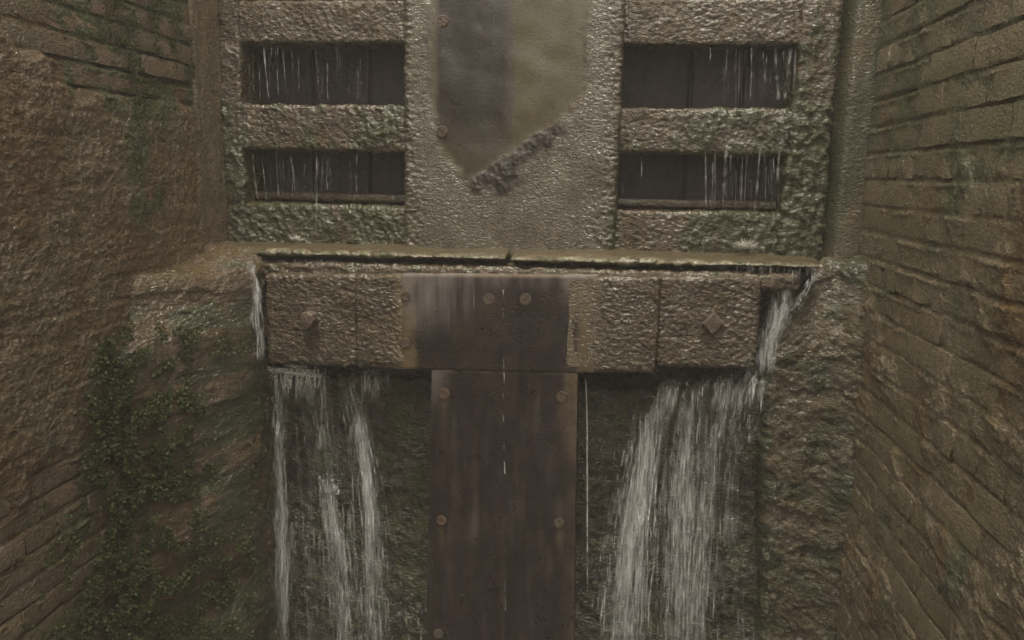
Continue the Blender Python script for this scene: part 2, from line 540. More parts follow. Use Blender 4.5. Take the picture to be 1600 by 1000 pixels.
wall_r = thing('brick_wall', 'brick side wall on the right of the gate, olive with algae and open course joints', 'wall', (XR, 1.6, -1.9))
wall_l = thing('brick_wall', 'brick side wall on the left of the gate, green mossy courses above brown crust', 'wall', (XL, 1.6, -1.9))
plain_box('wall_core', (XR + 0.035, -14, BOT), (XR + 0.55, Y_END + 0.5, TOP), M_core, wall_r)
plain_box('wall_core', (XL - 0.55, -14, BOT), (XL - 0.035, Y_END + 0.5, TOP), M_core, wall_l)
nbr = lay_bricks(wall_r, XR, 1, 1.12, 2.6, -1.65, 0.66, 0.0757, 0.009, 0.012, 0.235, M_brick_r, 0.0022)
nbl = lay_bricks(wall_l, XL, -1, 1.25, 2.44, -1.6, 0.66, 0.0595, 0.009, 0.013, 0.225, M_brick_l, 0.0018)
print('bricks', nbr, nbl)

def wall_sheet(name, X, side, y0, y1, z0, z1, res, hfn, mat, parent, attrs):
    ny, nzv = int((y1 - y0) / res), int((z1 - z0) / res)
    Y, Z = np.meshgrid(np.linspace(y0, y1, ny), np.linspace(z0, z1, nzv), indexing='ij')
    p = np.stack([np.full(Y.size, X), Y.ravel(), Z.ravel()], 1)
    h = hfn(p)
    at_ = {k: fn(p) for k, fn in attrs.items()}
    p[:, 0] -= side * h
    return tag(make_obj(name, p, grid_faces(ny, nzv, flip=(side < 0)), mat, parent, at_), kind='stuff')

# right wall: mortar lies a few mm back in the joints, lime crust swells over the bricks in patches
def joint_mask(p, H, zref, w=0.007):
    d = np.abs(((p[:, 2] - zref) / H + 0.5) % 1 - 0.5) * H
    return 1 - sstep(w * 0.5, w * 1.3, d)
def cover_r(p):
    c = nz(p, 0.22, 3, 3.1) * 0.9
    c += 0.55 * sstep(1.85, 1.5, p[:, 1]) * sstep(0.35, 0.0, p[:, 2])
    c += 0.2 * sstep(-0.25, -0.65, p[:, 2])
    c -= 0.35 * sstep(-0.1, 0.2, p[:, 2])
    return sstep(0.15, 0.65, c)
def h_right(p):
    jm = joint_mask(p, 0.0757, 0.012)
    q = p.copy(); q[:, 2] += 0.0022 * nz(p, 0.05, 2, 8.0) + 0.003 * nz(p, 0.25, 2, 3.0)
    jm = joint_mask(q, 0.0757, 0.010)
    c = cover_r(p)
    h = -0.0042 + 0.0046 * c + 0.003 * nz(p, 0.05, 3) + 0.002 * nz(p, 0.25, 2, 7.0) + c * (0.003 + 0.004 * lumps(p, 0.03, (1, 1, 1.2)))
    h += 0.0055 * lumps(p, 0.016, (1, 1, 1), 4.0) * (0.5 + 0.7 * c) * (0.6 + 0.8 * sstep(-0.2, 0.4, nz(p, 0.15, 2, 33.0)))
    h -= jm * (0.0025 + 0.006 * sstep(0.0, 0.5, nz(p, 0.24, 2, 5.5))) * (1 - 0.4 * c)
    q[:, 2] += 0.011
    low = sstep(-0.25, -0.6, p[:, 2])
    h += joint_mask(q, 0.0757, 0.009) * (1 - 0.25 * low) * (0.0055 * sstep(-0.1, 0.45, nz(p, 0.16, 3, 15.5)) * (0.15 + 0.9 * lumps(p, 0.014, (1, 1, 1), 9.0)) + 0.0006)
    pj = np.abs(((p[:, 1] + 0.1175 * np.floor((p[:, 2] - 0.012) / 0.0757) + 0.02 * nz(p, 0.3, 1, 4.0)) / 0.235) % 1 - 0.5) * 0.235
    h -= (1 - sstep(0.003, 0.008, pj)) * 0.0025 * sstep(0.0, 0.4, nz(p, 0.1, 2, 25.5)) * (1 - 0.6 * c) * (1 - low)
    return h
wall_sheet('lime_crust', XR, 1, 0.9, Y_END, -1.75, 0.8, 0.0046, h_right, M_lime_r, wall_r, {
    'moss': lambda p: np.clip(0.35 + 0.8 * nz(p, 0.2, 3, 6.0) + 0.35 * sstep(-0.1, 0.35, p[:, 2]) - 0.25 * sstep(0.0, -0.5, p[:, 2]), 0, 1) * 0.85,
    'stain': lambda p: np.clip(nz(p, 0.18, 3, 12.0, (1, 1, 0.5)) * 1.6 - 0.05 + 0.5 * sstep(-0.2, -0.9, p[:, 2]) * sstep(1.9, 1.5, p[:, 1]), 0, 1)})

def cover_l(p):
    y, z = p[:, 1], p[:, 2]
    top = sstep(0.12, 0.26, z - 0.45 * (1.85 - y) * (y < 1.85) + 0.05 * nz(p, 0.12, 2))       # clean courses at the top
    low = sstep(-0.62, -0.78, z + 0.08 * nz(p, 0.15, 2)) * sstep(2.15, 1.95, y)
    c = 0.85 + 0.4 * nz(p, 0.2, 3, 3.1) - 1.1 * top - 0.95 * low
    return sstep(0.1, 0.75, c)
def h_left(p):
    q = p.copy(); q[:, 2] += 0.006 * nz(p, 0.08, 2, 8.0)
    jm = joint_mask(q, 0.0595, 0.013)
    c = cover_l(p)
    scab = 0.5 * np.exp(-((p[:, 1] - 1.66) / 0.10) ** 2 - ((p[:, 2] - 0.10) / 0.17) ** 2)
    h = -0.0042 + 0.0040 * c + 0.003 * nz(p, 0.05, 3) + c * (0.005 + 0.005 * nz(p, 0.14, 3, 2.2) + 0.004 * lumps(p, 0.035, (1, 1, 1.3)))
    h += 0.004 * lumps(p, 0.014, (1, 1, 1), 4.0) * (0.3 + c) + 0.02 * scab
    h -= jm * (1 - 0.8 * c) * (0.004 + 0.008 * sstep(-0.1, 0.5, nz(p, 0.2, 2, 5.5)))
    q[:, 2] += 0.010
    h += joint_mask(q, 0.0595, 0.009) * (1 - 0.7 * c) * 0.004 * sstep(-0.2, 0.4, nz(p, 0.15, 2, 15.5))
    return h
def moss_l(p):
    y, z = p[:, 1], p[:, 2]
    a = sstep(1.65, 1.9, y) * sstep(0.08, 0.26, z) * 0.95
    b = np.exp(-((y - 2.12) / 0.12) ** 2) * sstep(0.5, 0.3, z) * sstep(-0.3, -0.1, z) * 0.8
    c = sstep(-0.5, -0.7, z) * sstep(1.6, 1.85, y) * 0.85
    return np.clip((a + b + c) * (0.75 + 0.9 * nz(p, 0.1, 3, 1.0)), 0, 1)
wall_sheet('lime_crust', XL, -1, 0.9, 2.42, -1.75, 0.8, 0.0046, h_left, M_lime_l, wall_l, {
    'moss': moss_l,
    'stain': lambda p: np.clip(nz(p, 0.15, 3, 12.0, (1, 1, 0.6)) * 1.5 + 0.9 * np.exp(-((p[:, 1] - 1.66) / 0.13) ** 2 - ((p[:, 2] - 0.10) / 0.2) ** 2), 0, 1)})

# quoin strips beside the gate
def d_quoin(p):
    return 0.004 * nz(p, 0.06, 3, 1.0, (1, 1, 0.4)) + 0.0018 * lumps(p, 0.014)
qm = {'moss': lambda p: np.clip(0.45 + 0.9 * nz(p, 0.15, 3, 2.0, (1, 1, 0.5)) + 0.25 * sstep(0.0, 0.3, p[:, 2]), 0, 1), 'smooth': lambda p: np.full(len(p), 0.25)}
rough_box('quoin_stone', (0.655, 2.585, -1.7), (XR + 0.03, 2.9, TOP), 0.006, 0.03, d_quoin, M_stone_r, wall_r, attrs=qm,
          warp=lambda q: q + np.stack([0 * q[:, 0], 0.06 * sstep(0.70, 0.655, q[:, 0]), 0 * q[:, 0]], 1))
rough_box('quoin_stone', (XL - 0.2, 2.425, -1.7), (XL, 2.9, TOP), 0.007, 0.012, d_quoin, M_lime_l, wall_l, attrs={'moss': lambda p: np.clip(0.9 * nz(p, 0.1, 3, 2.0, (1, 1, 0.5)), 0, 1) * 0.6})

# ------------------------------------------------------------------ shoulders: the stonework that carries the sill
def d_shoulder(p):
    return 0.010 * nz(p, 0.16, 3, 4.0) + 0.006 * sstep(-0.05, 0.10, nz(p, 0.10, 3, 14.0, (1, 1, 1.6))) + 0.006 * lumps(p, 0.045, (1, 1, 1.2), 1.0) + 0.006 * lumps(p, 0.020, (1, 1, 1.2), 2.0) + 0.004 * nz(p, 0.014, 2, 5.0)
def warp_ls(q):
    q = q.copy()
    u = np.clip((q[:, 0] + 1.29) / 0.21, -0.2, 1)
    front = sstep(2.5, 2.1, q[:, 1])
    q[:, 1] -= front * 0.05 * nz(q, 0.22, 2, 3.3) * sstep(-0.3, -0.5, q[:, 2])
    q[:, 1] += front * (0.42 * u - 0.22 + 0.10 * sstep(-0.55, -0.30, q[:, 2]) * (1 - u))                                   # front face slants back towards the beam
    up = sstep(-0.5, -0.25, q[:, 2])
    q[:, 2] -= up * (sstep(2.55, 2.2, q[:, 1]) * 0.05 + 0.015 * u)
    return q
sh_l = rough_box('stone_shoulder', (-1.33, 2.13, -1.7), (-1.098, 2.62, -0.245), 0.0055, 0.035, d_shoulder, M_stone, None, warp_ls, {
    'moss': lambda p: np.clip(0.30 + 0.9 * nz(p, 0.07, 3, 5.0) + 0.30 * sstep(-1.2, -1.1, p[:, 0]) - 0.5 * sstep(-0.36, -0.28, p[:, 2]), 0, 1),
    'stain': lambda p: np.clip(nz(p, 0.12, 3, 2.0) * 1.5 + 0.9 * sstep(-0.35, -0.27, p[:, 2]), 0, 1)})
tag(sh_l, 'lumpy moss stained stone shoulder with flat wet top left of the timber beam', 'stonework')
def warp_rs(q):
    q = q.copy()
    u = np.clip((q[:, 0] - 0.49) / 0.17, -0.2, 1)
    up = sstep(-0.9, -0.25, q[:, 2])
    top = sstep(-0.55, -0.245, q[:, 2])
    q[:, 2] -= top * 0.21 * (1 - u)                               # its top slopes down towards the beam
    q[:, 0] += 0.055 * sstep(-0.5, -1.5, q[:, 2]) * (1 - u)
    q[:, 1] += 0.05 * top - 0.05 * sstep(0.66, 0.78, q[:, 0])
    return q
sh_r = rough_box('stone_shoulder', (0.488, 2.48, -1.7), (0.79, 2.85, -0.235), 0.0055, 0.03, d_shoulder, M_stone_r, None, warp_rs, {
    'moss': lambda p: np.clip(0.30 + 0.8 * nz(p, 0.1, 3, 5.0) + 0.55 * sstep(0.53, 0.49, p[:, 0]), 0, 1),
    'stain': lambda p: np.clip(nz(p, 0.12, 3, 7.0) * 1.4 + 0.5 * sstep(0.60, 0.52, p[:, 0]), 0, 1) * 0.8})
tag(sh_r, 'rough brown stone shoulder with sloping top right of the timber beam', 'stonework')

# ------------------------------------------------------------------ breast wall under the sill
def d_breast(p):
    return 0.012 * nz(p, 0.14, 3, 4.0) + 0.010 * lumps(p, 0.04, (1, 1, 1.0), 3.0) + 0.004 * lumps(p, 0.017, (1, 1, 1), 6.0) + 0.02 * sstep(-0.72, -0.68, p[:, 2]) * nz(p, 0.1, 2, 1.5)
def warp_breast(q):
    q = q.copy()
    up = sstep(-0.95, -0.66, q[:, 2])
    q[:, 2] += up * (0.055 * sstep(0.1, 0.5, q[:, 0]) - 0.0 * q[:, 0])
    q[:, 1] += 0.05 * sstep(-0.66, -1.2, q[:, 2])
    return q
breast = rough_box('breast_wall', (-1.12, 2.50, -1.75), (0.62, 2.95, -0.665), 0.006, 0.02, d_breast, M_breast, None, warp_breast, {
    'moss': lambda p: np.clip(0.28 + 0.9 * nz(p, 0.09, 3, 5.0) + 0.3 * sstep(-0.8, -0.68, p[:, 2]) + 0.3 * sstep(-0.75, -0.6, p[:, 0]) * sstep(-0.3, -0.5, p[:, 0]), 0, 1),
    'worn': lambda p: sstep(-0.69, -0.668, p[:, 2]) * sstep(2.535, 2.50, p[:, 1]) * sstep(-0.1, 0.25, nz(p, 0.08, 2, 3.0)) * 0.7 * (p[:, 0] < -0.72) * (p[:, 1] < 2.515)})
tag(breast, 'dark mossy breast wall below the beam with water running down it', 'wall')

# ------------------------------------------------------------------ sill ledge at the foot of the gate
sill = thing('lock_sill', 'wet brown sill ledge of two planks running along the foot of the gate', 'sill', (-0.3, 2.5, -0.3))
tilt_s = lambda q: q + np.stack([0 * q[:, 0], 0 * q[:, 0], 0.010 * (q[:, 0] + 0.3)], 1)
def d_ledge(p):
    fr = sstep(2.50, 2.46, p[:, 1])
    return 0.0015 * nz(p, 0.1, 3, 1.0) + fr * (0.006 * lumps(p, 0.014, (1, 1, 1), 3.0) + 0.007 * nz(p, 0.07, 3, 6.0)) + 0.006 * nz(p, 0.3, 2, 2.0)
wornl = {'worn': lambda p: sstep(2.477, 2.458, p[:, 1]) * np.clip(0.35 + 1.1 * nz(p, 0.05, 3, 3.0), 0, 1),
         'moss': lambda p: np.clip(nz(p, 0.06, 3, 9.0) + 0.25, 0, 1) * sstep(2.49, 2.45, p[:, 1])}
prof = [(2.64, -0.226), (2.50, -0.236), (2.452, -0.243), (2.444, -0.250), (2.446, -0.258), (2.47, -0.262), (2.64, -0.264)]
sweep_x('sill_plank', -1.30, -0.318, prof[::-1], 0.004, d_ledge, M_ledge, sill, tilt_s, wornl)
sweep_x('sill_plank', -0.300, 0.628, [(y, z - 0.003) for y, z in prof][::-1], 0.004, d_ledge, M_ledge, sill, tilt_s, wornl)
# mossy packing strip under the planks
def d_strip(p):
    return 0.010 * lumps(p, 0.028, (0.6, 1, 1.3), 3.0) + 0.004 * lumps(p, 0.014, (1, 1, 1), 6.0)
tilt_b = lambda q: q + np.stack([0 * q[:, 0], 0 * q[:, 0], 0.028 * (q[:, 0] + 0.3)], 1)
rough_box('packing_strip', (-1.17, 2.444, -0.325), (0.56, 2.66, -0.284), 0.0045, 0.012, d_strip, M_crust, sill, tilt_s, {
    'moss': lambda p: np.clip(0.15 + 0.9 * nz(p, 0.07, 3, 4.0), 0, 1)})
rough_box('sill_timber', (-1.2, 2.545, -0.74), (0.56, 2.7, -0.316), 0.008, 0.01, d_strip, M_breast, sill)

# ------------------------------------------------------------------ the T shaped timber fender
fender = thing('timber_fender', 'T-shaped fender of crusted timber blocks with dark steel plate down the middle', 'fender', (-0.3, 2.42, -0.6))
ZB, ZT = -0.594, -0.303
def d_block(p):
    fade = np.maximum(sstep(-0.60, -0.65, p[:, 0]), sstep(-0.06, 0.0, p[:, 0]))
    return fade * (0.0042 * lumps(p, 0.016, (0.8, 1, 1.7), 0.0) + 0.0026 * nz(p, 0.014, 2, 1.0, (1, 1, 1.5)) + 0.0035 * nz(p, 0.10, 3, 3.0)) - 0.004 * sstep(ZB + 0.02, ZB, p[:, 2]) * (1 + nz(p, 0.05, 2))
bl_attr = {'stain': lambda p: np.clip(1.2 * np.maximum(sstep(-0.67, -0.63, p[:, 0]), 0 * p[:, 0]) * (p[:, 0] < -0.4) + 0.9 * sstep(-0.01, -0.06, p[:, 0] + 0.02 * nz(p, 0.06, 2, 4.0)) * (p[:, 0] > -0.2), 0, 1),
           'moss': lambda p: np.clip(sstep(0.38, 0.45, p[:, 0]) * sstep(-0.45, -0.55, p[:, 2]) * 1.2 + 0.5 * nz(p, 0.1, 2, 4.0) - 0.25, 0, 1)}
for (a, b, y, zb) in ((-1.072, -0.7805, 2.40, ZB), (-0.7785, -0.56, 2.397, ZB - 0.006), (-0.12, 0.1525, 2.395, ZB), (0.157, 0.446, 2.408, ZB + 0.022)):
    rough_box('timber_block', (a, y, zb), (b, 2.53, ZT + 0.001), 0.0042, 0.008, d_block, M_crust, fender, tilt_b, bl_attr)
# steel wrap over the middle of the beam
def d_steel(p):
    return 0.0008 * nz(p, 0.1, 2, 3.0) + 0.0012 * lumps(p, 0.015, (1, 1, 1.3), 4.0) * (sstep(-0.56, -0.60, p[:, 0]) + sstep(-0.12, -0.07, p[:, 0]))
def steel_top_grey(p):  # streaky paler grey, stronger towards the top and its two corners
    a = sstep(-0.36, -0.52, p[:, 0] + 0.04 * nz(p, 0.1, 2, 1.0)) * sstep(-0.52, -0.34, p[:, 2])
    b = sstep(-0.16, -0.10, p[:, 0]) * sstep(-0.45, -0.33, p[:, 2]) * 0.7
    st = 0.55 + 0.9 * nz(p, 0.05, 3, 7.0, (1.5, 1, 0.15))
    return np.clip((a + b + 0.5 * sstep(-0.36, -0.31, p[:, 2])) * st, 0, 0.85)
def steel_top_stain(p):
    e = np.maximum(sstep(-0.575, -0.60, p[:, 0] + 0.012 * nz(p, 0.08, 2, 5.0)), sstep(-0.095, -0.065, p[:, 0] + 0.012 * nz(p, 0.08, 2, 5.0)))
    e = np.maximum(e, sstep(ZT - 0.006, ZT, p[:, 2]))
    return np.clip(e * 1.3 + 0.3 * np.clip(nz(p, 0.1, 2, 8.0), 0, 1), 0, 1)
plate = rough_box('steel_plate', (-0.632, 2.3955, ZB - 0.002), (-0.028, 2.50, ZT + 0.006), 0.005, 0.004, d_steel, M_steel, fender, tilt_b, {'worn': steel_top_grey, 'stain': steel_top_stain})  # the worn channel carries the paler grey of the plate here
def warp_stem(q):
    q = q.copy()
    k = np.clip((-0.6 - q[:, 2]) / 0.9, 0, 2)
    q[:, 0] += (q[:, 0] + 0.3075) * 0.075 * k
    q[:, 2] += 0.028 * (q[:, 0] + 0.3) * sstep(-1.0, -0.6, q[:, 2])
    return q
def runs(p):
    """rust runs below the screws and thin ochre streaks"""
    o = 0.22 * sstep(0.2, 0.7, nz(p, 0.05, 3, 41.0, (1.6, 1, .12)))
    for (px, py) in ((694, 615), (878, 620), (690, 813), (874, 817)):
        c_ = at(px, py, 2.39)
        dz = c_.z - p[:, 2]
        o = o + 0.5 * np.exp(-((p[:, 0] * 1.0 + (p[:, 0] + 0.3075) * 0.075 * np.clip((-0.6 - p[:, 2]) / 0.9, 0, 2) - c_.x + 0.004 * nz(p, 0.05, 2)) / 0.010) ** 2) * sstep(0.0, 0.02, dz) * sstep(0.16, 0.03, dz)
    return o
def stem_stain(p):
    e = sstep(-0.13, -0.085, p[:, 0] + 0.02 * nz(p, 0.12, 3, 5.0, (1, 1, .4))) * (0.7 * sstep(-1.0, -0.62, p[:, 2]) + 0.35) * (0.7 + 0.9 * nz(p, 0.08, 2, 2.0))
    return np.clip(e + sstep(-0.607, -0.602, p[:, 2]) * sstep(0.1, 0.3, nz(p, 0.05, 2, 3.0)) * 0.35, 0, 1)
stem = rough_box('stem_plate', (-0.535, 2.3962, -1.75), (-0.08, 2.53, ZB - 0.0030), 0.0065, 0.0006, lambda p: 0.001 * nz(p, 0.12, 3, 3.0), M_steel, fender, warp_stem, {
    'stain': lambda p: np.clip(stem_stain(p) + runs(p), 0, 1),
    'worn': lambda p: np.clip((0.16 * sstep(0.1, 0.6, nz(p, 0.06, 3, 31.0, (1.6, 1, .22))) + sstep(-0.46, -0.53, p[:, 0]) * sstep(-0.75, -0.62, p[:, 2]) * 0.5 + 0.25 * np.clip(nz(p, 0.1, 3, 6.0, (1, 1, .3)) - .3, 0, 1)), 0, 1)})

def screw_mesh(r, h, slot=True):
    v, f = [], []
    n = 20
    # countersunk ring
    for k, (rr, y) in enumerate(((r, 0.002), (r, -h), (r * 0.88, -h * 1.25), (r * 0.80, -h * 0.2))):
        for i in range(n):
            a = 2 * math.pi * i / n
            v.append((rr * math.cos(a), y, rr * math.sin(a)))
    for k in range(3):
        for i in range(n):
            f.append([k * n + i, k * n + (i + 1) % n, (k + 1) * n + (i + 1) % n, (k + 1) * n + i][::-1])
    # head: two half discs with the slot between them
    w = r * 0.11
    for s in (1, -1):
        pts = []
        a0 = math.asin(w / (r * 0.78))
        for i in range(11):
            a = a0 + (math.pi - 2 * a0) * i / 10
            pts.append((r * 0.78 * math.cos(a), s * r * 0.78 * math.sin(a)))
        b = len(v)
        for (x, z) in pts: v.append((x, -h * 1.2, z))
        for (x, z) in pts: v.append((x, 0.0, z))
        m = len(pts)
        f.append(list(range(b, b + m)) if s < 0 else list(range(b, b + m))[::-1])
        for i in range(m):
            q = [b + i, b + (i + 1) % m, b + m + (i + 1) % m, b + m + i]
            f.append(q if s > 0 else q[::-1])
    b = len(v)
    for i in range(n):
        a = 2 * math.pi * i / n
        v.append((r * 0.85 * math.cos(a), -h * 0.15, r * 0.85 * math.sin(a)))
    f.append(list(range(b, b + n))[::-1])
    return v, f
sv, sf = screw_mesh(0.018, 0.0028)
for o in (plate, stem):
    o.data.set_sharp_from_angle(angle=R(35))
screw_me = None
def screw(px, py, Y, parent, ang, name='screw', s=1.0):
    global screw_me
    if screw_me is None:
        screw_me = bpy.data.meshes.new('screw')
        screw_me.from_pydata(sv, [], sf)
        screw_me.update()
        screw_me.materials.append(M_iron)
    o = bpy.data.objects.new(name, screw_me)
    COL.objects.link(o)
    p = at(px, py, Y)
    o.parent = parent
    o.location = (p.x, Y, p.z)
    o.rotation_euler = (0, ang, 0)
    o.scale = (s, 1, s)
    return o
for (px, py, a, s) in ((763, 467, 0.8, 1), (821, 467, -0.8, 1), (635, 463, 0.2, .9), (633, 536, 0.1, .9)):
    screw(px, py, 2.3955, plate, a, s=s)
for (px, py, a, s) in ((694, 615, 0.5, 1), (878, 620, 1.2, 1), (690, 813, 0.3, .9), (874, 817, 0.9, .9), (685, 990, 0.3, .9), (872, 1010, 0.3, .9)):
    screw(px, py, 2.3958, stem, a, s=s)
# bolt end on the left block, square nut on the right block
def prism_y(name, ring, y0, y1, mat, parent, dome=0.0):
    n = len(ring)
    v = [(x, y0, z) for x, z in ring] + [(x * 1.0, y1 + 0.004, z) for x, z in ring] + [(x * 0.86, y1, z * 0.86) for x, z in ring] + [(0, y1 - dome, 0)]
    f = []
    for k in (0, 1):
        for i in range(n):
            f.append([k * n + i, (k + 1) * n + i, (k + 1) * n + (i + 1) % n, k * n + (i + 1) % n])
    for i in range(n):
        f.append([2 * n + i, 3 * n, 2 * n + (i + 1) % n])
    me_o = make_obj(name, v, f, mat, parent, smooth=False)
    return me_o
c = at(487, 497, 2.40)
b_ = prism_y('bolt', [(0.022 * math.cos(2 * math.pi * i / 9) * (1 + 0.1 * math.sin(3 * i)), 0.027 * math.sin(2 * math.pi * i / 9)) for i in range(9)], 0.02, -0.045, M_iron, fender, 0.002)
b_.location = (c.x, 2.40, c.z); b_.matrix_parent_inverse = Matrix.Translation(-fender.location)
c = at(1113, 505, 2.41)
s_ = 0.032
b_ = prism_y('square_nut', [(s_, 0.004), (0.002, s_ * 1.15), (-s_, 0.0), (0.0, -s_ * 1.1)], 0.02, -0.022, M_iron, fender, 0.001)
b_.location = (c.x, 2.41, c.z); b_.matrix_parent_inverse = Matrix.Translation(-fender.location)
for o in list(plate.children) + list(stem.children):
    o.matrix_parent_inverse = Matrix.Translation(-fender.location) if False else Matrix.Identity(4)

# ------------------------------------------------------------------ the lock gate
gate = thing('lock_gate', 'big timber lock gate with four dark openings and worn wide middle post', 'gate', (-0.3, 2.65, -0.25))
def gate_moss(p):
    x, z = p[:, 0], p[:, 2]
    m = 0.10 + 0.75 * nz(p, 0.06, 3, 5.0, (1, 1, .6))
    m += 0.30 * ((z < 0.215) & (x < -0.66)) + 0.20 * sstep(-1.16, -1.24, x)
    m += 0.6 * sstep(0.2, 0.32, x) * sstep(0.30, 0.18, z) + 0.35 * sstep(0.5, 0.54, x)
    m += 0.3 * sstep(-0.08, -0.16, z)
    m -= 0.30 * sstep(0.38, 0.42, z)
    return np.clip(m, 0, 1)
def d_rail(p):
    m = gate_moss(p)
    x, z = p[:, 0], p[:, 2]
    return 0.0036 * lumps(p, 0.015, (0.8, 1, 1.6), 0.0) + 0.0026 * nz(p, 0.014, 2, 1.0, (1, 1, 1.5)) + 0.003 * nz(p, 0.08, 3, 3.0) + 0.012 * m * np.clip(lumps(p, 0.03, (1, 1, 0.7), 8.0), 0, 1)
ga = {'moss': gate_moss, 'stain': lambda p: np.clip(nz(p, 0.1, 3, 12.0), 0, 1) * 0.6}
YG = 2.60
for (a, b, lo, hi) in ((-1.225, -0.656, 0.406, 0.536), (-1.225, -0.656, 0.069, 0.211), (-1.225, -0.656, -0.26, -0.113),
                       (0.006, 0.545, 0.404, 0.536), (0.006, 0.545, 0.081, 0.214), (0.006, 0.545, -0.26, -0.103),
                       (-1.225, -0.656, 0.74, 0.88), (0.006, 0.545, 0.74, 0.88), (-1.225, -0.656, 1.05, 1.2), (0.006, 0.545, 1.05, 1.2)):
    rough_box('gate_rail', (a, YG, lo), (b, 2.72, hi), 0.0042, 0.010, d_rail, M_crust, gate, None, ga)
def d_post(p):
    m = gate_moss(p)
    return 0.0036 * lumps(p, 0.015, (0.9, 1, 1.4), 0.0) + 0.0026 * nz(p, 0.014, 2, 1.0, (1, 1, 1.5)) + 0.004 * nz(p, 0.1, 3, 3.0) + 0.014 * m * np.clip(lumps(p, 0.032, (1, 1, 0.7), 8.0), 0, 1)
rough_box('gate_post', (-1.292, YG - 0.004, -0.27), (-1.2215, 2.75, 1.2), 0.0045, 0.012, d_post, M_crust, gate,
          lambda q: q + np.stack([0.004 * nz(q, 0.1, 2), 0 * q[:, 0], 0 * q[:, 0]], 1), ga)
rough_box('gate_post', (0.540, YG - 0.004, -0.27), (0.652, 2.75, 1.2), 0.0045, 0.012, d_post, M_crust, gate,
          lambda q: q + np.stack([0.004 * nz(q, 0.1, 2) - 0.012 * sstep(0.1, 0.0, q[:, 2]) * sstep(0.6, 0.54, q[:, 0]), 0 * q[:, 0], 0 * q[:, 0]], 1), ga)
# wide middle post: the smooth rubbed shield and the crust left round it
shield_px = [(668, -260), (668, 0), (670, 140), (682, 205), (702, 248), (728, 278), (745, 278), (765, 262), (800, 236), (850, 203), (893, 172), (912, 140), (918, 90), (922, 0), (925, -260)]
SH = np.array([(at(x, y, 2.57).x, at(x, y, 2.57).z) for x, y in shield_px])
def poly_sdf(p, poly):
    x, z = p[:, 0], p[:, 2]
    d = np.full(len(x), 1e9)
    ins = np.zeros(len(x), bool)
    n = len(poly)
    for i in range(n):
        a, b = poly[i], poly[(i + 1) % n]
        e = b - a
        t = np.clip(((x - a[0]) * e[0] + (z - a[1]) * e[1]) / (e @ e), 0, 1)
        d = np.minimum(d, np.hypot(x - a[0] - t * e[0], z - a[1] - t * e[1]))
        cond = ((a[1] > z) != (b[1] > z))
        if e[1] != 0:
            ins ^= cond & (x < (b[0] - a[0]) * (z - a[1]) / e[1] + a[0])
    return np.where(ins, d, -d)
def shield(p):
    return poly_sdf(p, SH) + 0.015 * nz(p, 0.07, 4, 2.0)
def flake(p):
    """the loose dark crust along the lower right edge of the rubbed shield"""
    s = shield(p)
    x, z = p[:, 0], p[:, 2]
    a, b = at(745, 285, 2.57), at(865, 205, 2.57)
    t = np.clip(((x - a.x) * (b.x - a.x) + (z - a.z) * (b.z - a.z)) / ((b.x - a.x) ** 2 + (b.z - a.z) ** 2), 0, 1)
    d = np.hypot(x - a.x - t * (b.x - a.x), z - a.z - t * (b.z - a.z))
    k = at(785, 285, 2.57)
    d2 = np.hypot((x - k.x) / 1.5, z - k.z)
    return np.clip(sstep(0.045, 0.012, d + 0.02 * nz(p, 0.04, 2, 3.0)) + sstep(0.05, 0.02, d2 + 0.02 * nz(p, 0.04, 2, 3.0)), 0, 1) * sstep(0.006, -0.004, s)
def edge_rough(p):
    x = p[:, 0]
    w = 0.05 + 0.06 * sstep(0.3, -0.2, p[:, 2])
    return np.clip(sstep(-0.66 + w, -0.655, x) + sstep(0.008 - w * 1.4, 0.0, x), 0, 1)
def d_mid(p):
    s = sstep(-0.035, 0.015, shield(p) + 0.012 * nz(p, 0.03, 2, 1.0))
    e = edge_rough(p)
    return (1 - s) * (0.004 + 0.0018 * lumps(p, 0.013, (1, 1, 1.3)) + 0.0075 * e * lumps(p, 0.019, (1, 1, 1.3), 3.0)) + 0.003 * nz(p, 0.15, 2, 6.0) + flake(p) * 0.0035 * lumps(p, 0.014, (1, 1, 1), 5.0) * sstep(-0.2, 0.3, nz(p, 0.03, 2, 3.0))
def mid_worn(p):
    s = sstep(-0.016, 0.022, shield(p) + 0.012 * nz(p, 0.025, 3, 21.0, (1, 1, .5)))
    x = p[:, 0]
    band = sstep(at(676, 60, 2.57).x, at(690, 60, 2.57).x, x + 0.006 * nz(p, .1, 2)) * sstep(at(815, 60, 2.57).x, at(780, 60, 2.57).x, x + 0.014 * nz(p, .1, 3, 3., (1, 1, .4)))
    return np.clip(np.maximum(s * band * (0.45 + 0.65 * sstep(0.03, 0.25, p[:, 2])), flake(p) * 1.0), 0, 1)
def mid_stain(p):
    s = sstep(-0.016, 0.022, shield(p) + 0.012 * nz(p, 0.025, 3, 21.0, (1, 1, .5)))
    x = p[:, 0]
    r = sstep(at(790, 60, 2.57).x, at(815, 60, 2.57).x, x)
    tip = sstep(0.17, 0.06, p[:, 2])
    e = sstep(-0.60, -0.62, x) * sstep(-0.655, -0.63, x) * 0.5
    e = np.maximum(e, 0.6 * np.exp(-(shield(p) / 0.014) ** 2) * sstep(0.2, 0.1, p[:, 2]) * sstep(-0.4, -0.5, x))
    return np.clip(s * (r * 1.0 + tip * 0.6) * (0.85 + 0.8 * nz(p, 0.08, 3, 9.0, (1, 1, .35))) + e, 0, 1)
